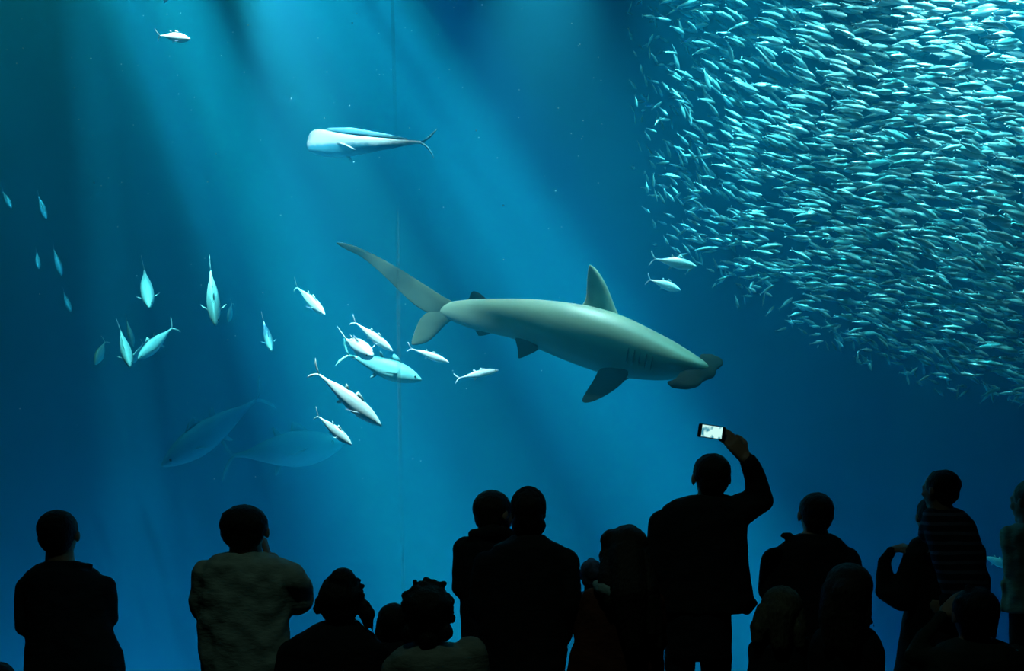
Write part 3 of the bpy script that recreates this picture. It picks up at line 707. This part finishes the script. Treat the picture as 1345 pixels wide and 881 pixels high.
# couple
person('person in black hooded jacket, face turned right towards the capped person', 5.75, (651, 644, 706, 46),
       [(700, 634, 668), (706, 618, 684), (715, 608, 694), (740, 602, 698), (775, 603, 696), (810, 605, 694), (885, 606, 692)],
       [([(612, 722), (607, 772, -.01), (640, 800, .25)], [18, 14, 9], None), ([(690, 722), (694, 775, .02), (660, 800, .25)], [16, 13, 9], None)],
       M_black, M_hbrown, yaw=-50, seed=6, hair_r=1.04, top_extra=[(622, 702, -.05, 650, 698, -.1, 8, 11), (650, 698, -.1, 672, 702, -.05, 11, 7)], strands=[([(648, 648, -.02), (641, 645, -.03), (636, 646, -.04)], [2.5, 1.5, 1])])
_g = person('broad person in black jacket and backwards black cap, close beside another', 5.1, (694, 640, 706, 44),
       [(702, 674, 716), (709, 664, 724), (717, 648, 740), (732, 636, 750), (760, 630, 752), (800, 628, 750), (840, 628, 746), (885, 630, 742)],
       [([(640, 742), (630, 800, 0), (665, 835, .28)], [20, 16, 10], None), ([(740, 740), (749, 795, -.02), (738, 848, .1)], [22, 17, 10], None)],
       M_black, M_hblack, seed=7, hair_r=1.0, hair_blobs=[(686, 690, -.03, 15), (702, 690, -.03, 15), (694, 700, -.01, 17)])
root, hc, hh, wx, R = _g
bm = bmesh.new(); MH = Matrix.Translation(hc) @ Matrix.Diagonal((hh * wx, hh, hh, 1))
rings = []
for z, r in ((-.05, .415), (.08, .43), (.2, .425), (.32, .38), (.42, .29), (.50, .16), (.53, .05)):
    rings.append([MH @ Vector((r * math.cos(a), -.04 + r * 1.1 * math.sin(a), z + .02)) for a in [2 * PI * j / 32 for j in range(32)]])
loft(bm, rings); cap_o = link('cap', fuse(bm, .006, 2), M_black, root, True)
bm = bmesh.new(); rings = []
for k in range(9):      # brim hangs over the back of the neck
    a = math.radians(-140 + k * 12.5); c_ = MH @ Vector((.40 * math.cos(a), -.04 + .46 * math.sin(a), -.03)); e_ = MH @ Vector((.42 * math.cos(a), -.04 + .62 * math.sin(a), -.16))
    rings.append([c_, e_, e_ + Vector((0, -.003, -.006)), c_ + Vector((0, .003, -.006))])
loft(bm, rings); link('brim', mesh_of(bm, 'brim'), M_black, cap_o, False).location = -root.location
bm = bmesh.new(); chain(bm, [MH @ Vector((.14 * math.cos(a), -.50, .16 + .08 * math.sin(a))) for a in [PI * j / 6 for j in range(7)]], [.0035] * 7)
link('strap_opening', mesh_of(bm, 'strap'), mat('pale_strap', (.2, .22, .22), .6), cap_o, False).location = -root.location
# long haired woman with child
_h = person('person with very long dark hair in rust brown jacket, beside the phone holder', 4.85, (823, 690, 758, 54),
       [(764, 802, 846), (770, 786, 858), (780, 772, 866), (800, 762, 870), (835, 756, 872), (860, 748, 872), (890, 742, 872)],
       [([(780, 790), (768, 832, .02), (790, 815, .28)], [19, 16, 10], None), ([(858, 792), (864, 840, .02), (820, 835, .3)], [17, 14, 9], None)],
       M_rust, M_hbrown, seed=8, hair_r=1.05, hair_blobs=[(805, 711, -.02, 17), (826, 704, -.02, 16), (800, 730, -.03, 14)],
       strands=[([(806, 735, -.05), (800, 760, -.10), (802, 790, -.14)], [17, 15, 9]), ([(838, 730, -.05), (848, 775, -.12), (856, 830, -.15)], [18, 18, 8]), ([(822, 730, -.08), (826, 780, -.16), (832, 845, -.17)], [24, 24, 12]), ([(846, 740, -.04), (862, 790, -.12), (866, 850, -.14)], [9, 8, 4])],
       top_extra=[])
bm = bmesh.new(); chain(bm, [P(786, 768, 4.80), P(796, 774, 4.72), P(812, 790, 4.70)], [.026, .032, .02])
link('scarf', fuse(bm, .006, 3, .006, 30), M_pale, _h[0], True)['label'] = 'pale scarf end'
person('little child in a mottled blue hat, held in front of the rust brown jacket', 5.3, (777, 735, 778, 30),
       [(776, 766, 790), (782, 760, 796), (800, 760, 798), (825, 762, 798)],
       [([(764, 788), (764, 800, -.06), (766, 800, -.14)], [6, 5, 4], {'dir': (.2, -1, .1), 'back': (0, 0, 1), 'size': .09}), ([(794, 790), (800, 810, .05), (790, 812, .1)], [6, 5, 4], {'size': .09})],
       M_spot, M_spot, hair_name='hat', hair_r=1.08, seed=9, feet=False, thick=.07, seat=[([(772, 826, 0), (768, 840, .12), (766, 870, .1)], [10, 8, 5]), ([(790, 826, 0), (796, 840, .12), (798, 870, .1)], [10, 8, 5])], hair_blobs=[(777, 738, 0, 6)])
# tall man with phone
root, hc, hh, wx, R = person('tallest person, dark jacket, right arm raised holding a lit phone overhead', 5.3, (934, 595, 660, 50),
       [(650, 908, 958), (656, 886, 962), (664, 872, 974), (680, 864, 982), (705, 860, 982), (735, 858, 983), (765, 858, 987), (790, 858, 991), (804, 862, 984)],
       [([(872, 690), (858, 752, -.02), (874, 800, .15)], [21, 16, 10], None),
        ([(962, 676), (999, 656, -.02), (993, 630, -.03), (981, 603, -.08)], [24, 17, 15, 12], {'dir': (-.62, 0.0, .72), 'back': (.3, -.9, .3), 'curl': .22, 'size': .20, 'thumb': 1})],
       M_black, M_hblack, seed=10, hair_r=1.0, hem=1, legs_x=(872, 962), top_extra=[(886, 662, -.02, 950, 661, -.05, 7, 6), (873, 672, -.02, 6), (990, 792, 0, 980, 802, 0, 6, 6), (968, 655, 0, 984, 655, 0, 7, 7)])
# the phone
pc = P(934.5, 567, 5.2); ph = empty('mobile_phone', pc, (0, math.radians(8), 0)); tag(ph, 'mobile phone held sideways above the crowd, screen lit with the tank picture', 'phone')
bm = bmesh.new(); add_box(bm, (-.062, -.004, -.031), (.062, .004, .031)); bmesh.ops.bevel(bm, geom=bm.edges[:], offset=.003, segments=2, affect='EDGES')
link('case', mesh_of(bm, 'case', False), M_phone, ph)
M_scr = bpy.data.materials.new('lit_screen'); M_scr.use_nodes = True; t_ = M_scr.node_tree; b_ = t_.nodes['Principled BSDF']
n_ = t_.nodes.new('ShaderNodeTexNoise'); n_.inputs['Scale'].default_value = 38; n_.inputs['Detail'].default_value = 1; c_ = t_.nodes.new('ShaderNodeTexCoord'); t_.links.new(c_.outputs['Object'], n_.inputs['Vector'])
r_ = t_.nodes.new('ShaderNodeValToRGB'); t_.links.new(n_.outputs[0], r_.inputs[0]); r_.color_ramp.elements[0].position = .36; r_.color_ramp.elements[0].color = (.03, .25, .35, 1); r_.color_ramp.elements[1].position = .5; r_.color_ramp.elements[1].color = (.55, .92, .85, 1)
t_.links.new(r_.outputs[0], b_.inputs['Emission Color']); b_.inputs['Emission Strength'].default_value = 1.1; b_.inputs['Base Color'].default_value = (0, 0, 0, 1)
bm = bmesh.new(); add_box(bm, (-.045, -.0055, -.027), (.048, -.004, .027)); link('screen', mesh_of(bm, 'screen', False), M_scr, ph)
# shaved head
person('close cropped person in a dark jacket, right of the tallest one', 5.5, (1071, 646, 706, 46),
       [(700, 1050, 1092), (706, 1036, 1102), (716, 1024, 1112), (732, 1012, 1122), (760, 1008, 1126), (800, 1008, 1128), (885, 1010, 1130)],
       [([(1017, 737), (1010, 775, -.01), (1040, 805, .25)], [18, 15, 9], None), ([(1113, 737), (1120, 785, 0), (1090, 805, .25)], [18, 14, 9], None)],
       M_black, M_hblack, seed=11, hair_r=.99, top_extra=[(1029, 703, -.02, 1038, 703, -.02, 4.5, 4.5), (1048, 709, -.04, 1096, 709, -.04, 6, 6)])
person('child with lighter shoulder length hair, in front of the cropped haired one', 4.95, (1025, 770, 838, 50),
       [(828, 1004, 1048), (834, 994, 1058), (846, 986, 1066), (870, 983, 1068), (890, 981, 1070)],
       [([(996, 852), (992, 910), (1015, 940, .2)], [13, 11, 8], None), ([(1056, 852), (1062, 910), (1040, 940, .2)], [13, 11, 8], None)],
       M_black, M_hlight, seed=12, hair_r=1.08, thick=.1, hair_blobs=[(1002, 800, -.03, 9), (1048, 802, -.03, 9)], strands=[([(1006, 805, -.05), (998, 825, -.07), (994, 838, -.08)], [14, 13, 8]), ([(1044, 805, -.05), (1048, 828, -.08), (1050, 846, -.09)], [13, 12, 7]), ([(1025, 805, -.08), (1025, 845, -.1)], [20, 12])])
person('person in black with long dark hair, loose wisps at the right side', 4.45, (1113, 740, 812, 58),
       [(822, 1092, 1134), (828, 1074, 1148), (838, 1066, 1156), (855, 1062, 1160), (890, 1061, 1161)],
       [([(1076, 850), (1072, 920), (1095, 950, .2)], [14, 12, 8], None), ([(1146, 850), (1150, 920), (1125, 950, .2)], [14, 12, 8], None)],
       M_black, M_hbrown, seed=13, hair_r=1.07, strands=[([(1096, 775, -.05), (1090, 810, -.08), (1090, 850, -.1)], [17, 15, 9]), ([(1130, 775, -.04), (1133, 805, -.07), (1130, 845, -.09)], [15, 12, 8]), ([(1113, 780, -.08), (1113, 850, -.11)], [24, 16]),
       ([(1138, 795, -.05), (1143, 812, -.06), (1149, 824, -.06)], [5, 2, 1]), ([(1138, 812, -.05), (1141, 822, -.06), (1137, 828, -.06)], [3, 2, 1.2])])
# adult carrying toddler
person('person in black jacket with one bent arm lifted, carrying a toddler high', 5.6, (1221, 652, 706, 36),
       [(704, 1206, 1258), (710, 1196, 1276), (724, 1190, 1288), (755, 1190, 1298), (790, 1192, 1300), (825, 1184, 1298), (885, 1174, 1297)],
       [([(1204, 728), (1186, 786, -.05), (1163, 775, .02), (1161, 738, .04), (1172, 722, .02)], [17, 17, 14, 9, 7], {'dir': (1, .1, .25), 'back': (-.3, -.4, .9), 'curl': .7, 'size': .15}),
        ([(1280, 725), (1286, 780, 0), (1262, 800, -.25)], [14, 13, 10], {'dir': (-1, 0, .1), 'back': (0, -1, 0), 'size': .16})],
       M_black, M_hbrown, seed=14)
person('toddler with short dark hair in a striped top, carried high by an adult', 5.33, (1234, 617, 670, 44),
       [(667, 1218, 1256), (672, 1212, 1268), (684, 1212, 1278), (700, 1216, 1284), (725, 1222, 1290), (760, 1232, 1296), (785, 1240, 1298)],
       [([(1220, 682), (1214, 700, .08), (1222, 712, .12)], [9, 9, 6], {'size': .1}), ([(1270, 690), (1284, 725, -.02), (1262, 745, .08)], [11, 9, 7], {'size': .1})],
       M_stripe, M_hblack, yaw=38, hair_r=1.02, seed=15, feet=False, thick=.09, hair_blobs=[(1229, 627, 0, 9), (1241, 628, 0, 9)],
       seat=[([(1252, 788, 0), (1240, 815, .14), (1238, 860, .1)], [17, 13, 8]), ([(1286, 788, 0), (1300, 812, .1), (1296, 855, .08)], [16, 12, 8])])
# far right hoodie
person('person in a pale green hoodie cut off by the right edge', 5.8, (1353, 628, 690, 44),
       [(688, 1338, 1370), (692, 1326, 1382), (702, 1320, 1388), (740, 1322, 1386), (775, 1320, 1386), (803, 1318, 1388)],
       [([(1325, 700), (1327, 750, -.02), (1345, 728, .15)], [11, 10, 8], None), ([(1382, 700), (1385, 755), (1360, 770, .2)], [11, 10, 8], None)],
       M_hood, M_hlight, top_name='hoodie', seed=16, hem=1, legs_x=(1326, 1382), hair_r=1.03, yaw=30, top_extra=[(1318, 765, 0, 1318, 798, 0, 3, 5)], wrinkle=.012)
# hand on head
person('person in dark knit sweater with one hand lifted to the head, at lower right', 4.3, (1279, 771, 846, 56),
       [(838, 1258, 1304), (844, 1240, 1324), (852, 1226, 1340), (866, 1216, 1350), (890, 1210, 1354)],
       [([(1232, 868), (1200, 862, .02), (1212, 838, .04), (1240, 806, .06)], [17, 13, 11, 8], {'dir': (.75, .1, .6), 'back': (-.5, -.8, .4), 'curl': .35, 'size': .17}),
        ([(1334, 862), (1344, 930, 0), (1310, 960, .2)], [18, 14, 9], None)],
       M_dgreen, M_hblack, top_name='sweater', seed=17, hair_r=1.05, hair_blobs=curls(1280, 798, 26, 26, 14, 6, 9, 0, 180))
person('small child, only the crown of the head showing at bottom left', 4.6, (0, 868, 936, 46),
       [(930, -18, 18), (938, -30, 30), (960, -36, 36), (1010, -34, 34)],
       [([(-30, 960), (-32, 1010), (-15, 1040, .1)], [10, 8, 6], None), ([(30, 960), (32, 1010), (15, 1040, .1)], [10, 8, 6], None)],
       M_black, M_hblack, seed=18, thick=.09)
# shafts: narrow spotlights above the water
LAMPS = {}
def shaft(key, pa, pb, d0, d1, deg, power, col=(.25, .9, 1), up=12.5):
    a, b = P(*pa, d0), P(*pb, d1); v = (a - b).normalized()
    LAMPS[key] = spot(b + v * ((up - b.z) / v.z), b, deg, power, col)
shaft('sA', (430, 0), (830, 640), 11, 11, 6, 1000)
shaft('sB', (520, 0), (760, 360), 12, 12, 5, 1000)
shaft('sC', (590, 0), (700, 200), 13, 13, 8, 1000)
shaft('sD', (175, 0), (310, 360), 11, 11, 4.5, 1000)
shaft('sE', (250, 0), (420, 330), 12, 12, 7, 1000)
shaft('sF', (100, 0), (130, 260), 11, 11, 4, 1000)
shaft('sG', (330, 0), (560, 420), 12.5, 12.5, 6, 1000)
shaft('sH', (380, 0), (620, 700), 13.5, 13.5, 16, 1000)
shaft('sI', (215, 0), (330, 280), 11.5, 11.5, 4, 1000)
shaft('sJ', (480, 0), (610, 200), 12, 12, 6, 1000)
shaft('sK', (540, 0), (860, 640), 12.5, 12.5, 9, 1000)
LAMPS['a2'] = area((-6, 11.5, 14), (-5.5, 12.5, 0), 3, 2.5, 1000)  # broad lamp added to fit the brightness of the left water
#LAMPS['a3'] = area((5, 11.5, 14), (4.5, 12.5, 0), 4, 2.5, 1000)
LAMPS['w0'] = spot((-1, 11.5, 14), (-.5, 14, -2.5), 50, 1000)  # wide spot added to brighten the lower back of the tank
#LAMPS['w1'] = spot((-7, 11.5, 14), (-5, 14.5, -2.5), 26, 1000)
LAMPS['w2'] = spot((7, 11.5, 14), (4.5, 14.5, -2.5), 26, 1000)
#LAMPS['w3'] = spot((0, 11.5, 14), (1, 14.5, -3), 22, 1000)
shaft('sL', (175, 0), (265, 200), 10, 10, 7, 1000)
shaft('sM', (225, 0), (360, 420), 10.5, 10.5, 5, 1000)
shaft('sN', (240, 0), (310, 160), 13, 13, 9, 1000)
for _k, _x in (('u1', -5.5), ('u2', -1.8), ('u3', 1.8), ('u4', 5.5)):
    LAMPS[_k] = area((_x, 13.2, -3.0), (_x, BY, -.5), 3.2, .4, 10)  # added uplights on the tank floor, brighten the lower back wall
WTS = {'a2': (0.36, 0.20), 'sA': (146.85, 140.94), 'sB': (119.69, 112.77), 'sC': (7.84, 20.98), 'sD': (42.27, 59.66), 'sE': (0.00, 0.00), 'sF': (28.30, 27.46), 'sG': (20.34, 0.00), 'sH': (24.57, 22.35), 'sI': (3.15, 0.00), 'sJ': (103.97, 109.16), 'sK': (8.55, 8.16), 'sL': (50.92, 40.88), 'sM': (0.00, 3.05), 'sN': (104.43, 93.68), 'u1': (0.09, 0.12), 'u2': (0.00, 0.00), 'u3': (0.00, 0.00), 'u4': (0.00, 0.02), 'w0': (0.00, 0.88), 'w2': (0.00, 0.00)}
for _k, _o in list(LAMPS.items()):
    _g, _b = WTS[_k]
    if max(_g, _b) < .02: bpy.data.objects.remove(_o); continue
    _m = max(_g, _b); _o.data.energy = 1000 * _m; _o.data.color = (.6 * _g / _m, _g / _m, _b / _m)
# added spots above the view, aimed to brighten fish, shark and pane joint
KEYS = {}
KEYS['k1'] = spot((-2.0, 8.0, 6.4), P(490, 475, 9.7), 32, 4800, (1, 1, 1))
KEYS['k2'] = spot((.3, 9.9, 7.4), P(700, 420, 9.5), 48, 2600, (1, 1, .93))
KEYS['k3'] = spot((4.3, 8.4, 7.0), P(1270, 200, 8.8), 95, 1300, (.45, .98, 1))
KEYS['k4'] = spot((seam_x(2.6) - .25, 8.2, 6.5), (seam_x(2.6), GY + .1, 2.75), 6, 900, (1, 1, 1))  # added beam down the pane joint to make it pale
KEYS['k5'] = spot((-1.9, 8.3, 8.0), P(470, 188, 9.7), 14, 3000, (1, 1, 1))
KEYS['k6'] = spot((-2.9, 8.0, 7.2), P(228, 48, 9.4), 14, 2200, (1, 1, 1))
KEYS['k7'] = spot((-3.2, 8.2, 7.4), P(235, 415, 10), 24, 2600, (.3, 1, 1))
KEYS['k8'] = spot((1.9, 8.3, 8.6), P(935, 210, 10), 40, 4200, (.25, .95, 1))
KEYS['k9'] = spot((4.0, 8.3, 7.2), P(1230, 380, 9.2), 50, 1500, (.12, .95, 1))
KEYS['k10'] = spot((-6.2, 10.5, 10), P(55, 325, 13.3), 13, 2200, (.15, .85, 1))
hl = spot((-.3, 2.2, 6.0), (-.3, 4.9, 1.2), 62, 52, (.5, 1, .8)); hl.name = 'added_hall_fill'  # unseen fill added to light the visitors dimly

w = bpy.data.worlds.new('dark'); S.world = w; w.use_nodes = True
w.node_tree.nodes['Background'].inputs[0].default_value = (0, 0, 0, 1)
vs = S.view_settings; vs.view_transform = 'Standard'; vs.look = 'None'; vs.gamma = 1; vs.use_curve_mapping = False; vs.exposure = 0
S.cycles.volume_bounces = 1
S.cycles.max_bounces = 6; S.cycles.diffuse_bounces = 2; S.cycles.glossy_bounces = 2; S.cycles.transparent_max_bounces = 12
S.cycles.sample_clamp_indirect = 4
S.cycles.use_denoising = True
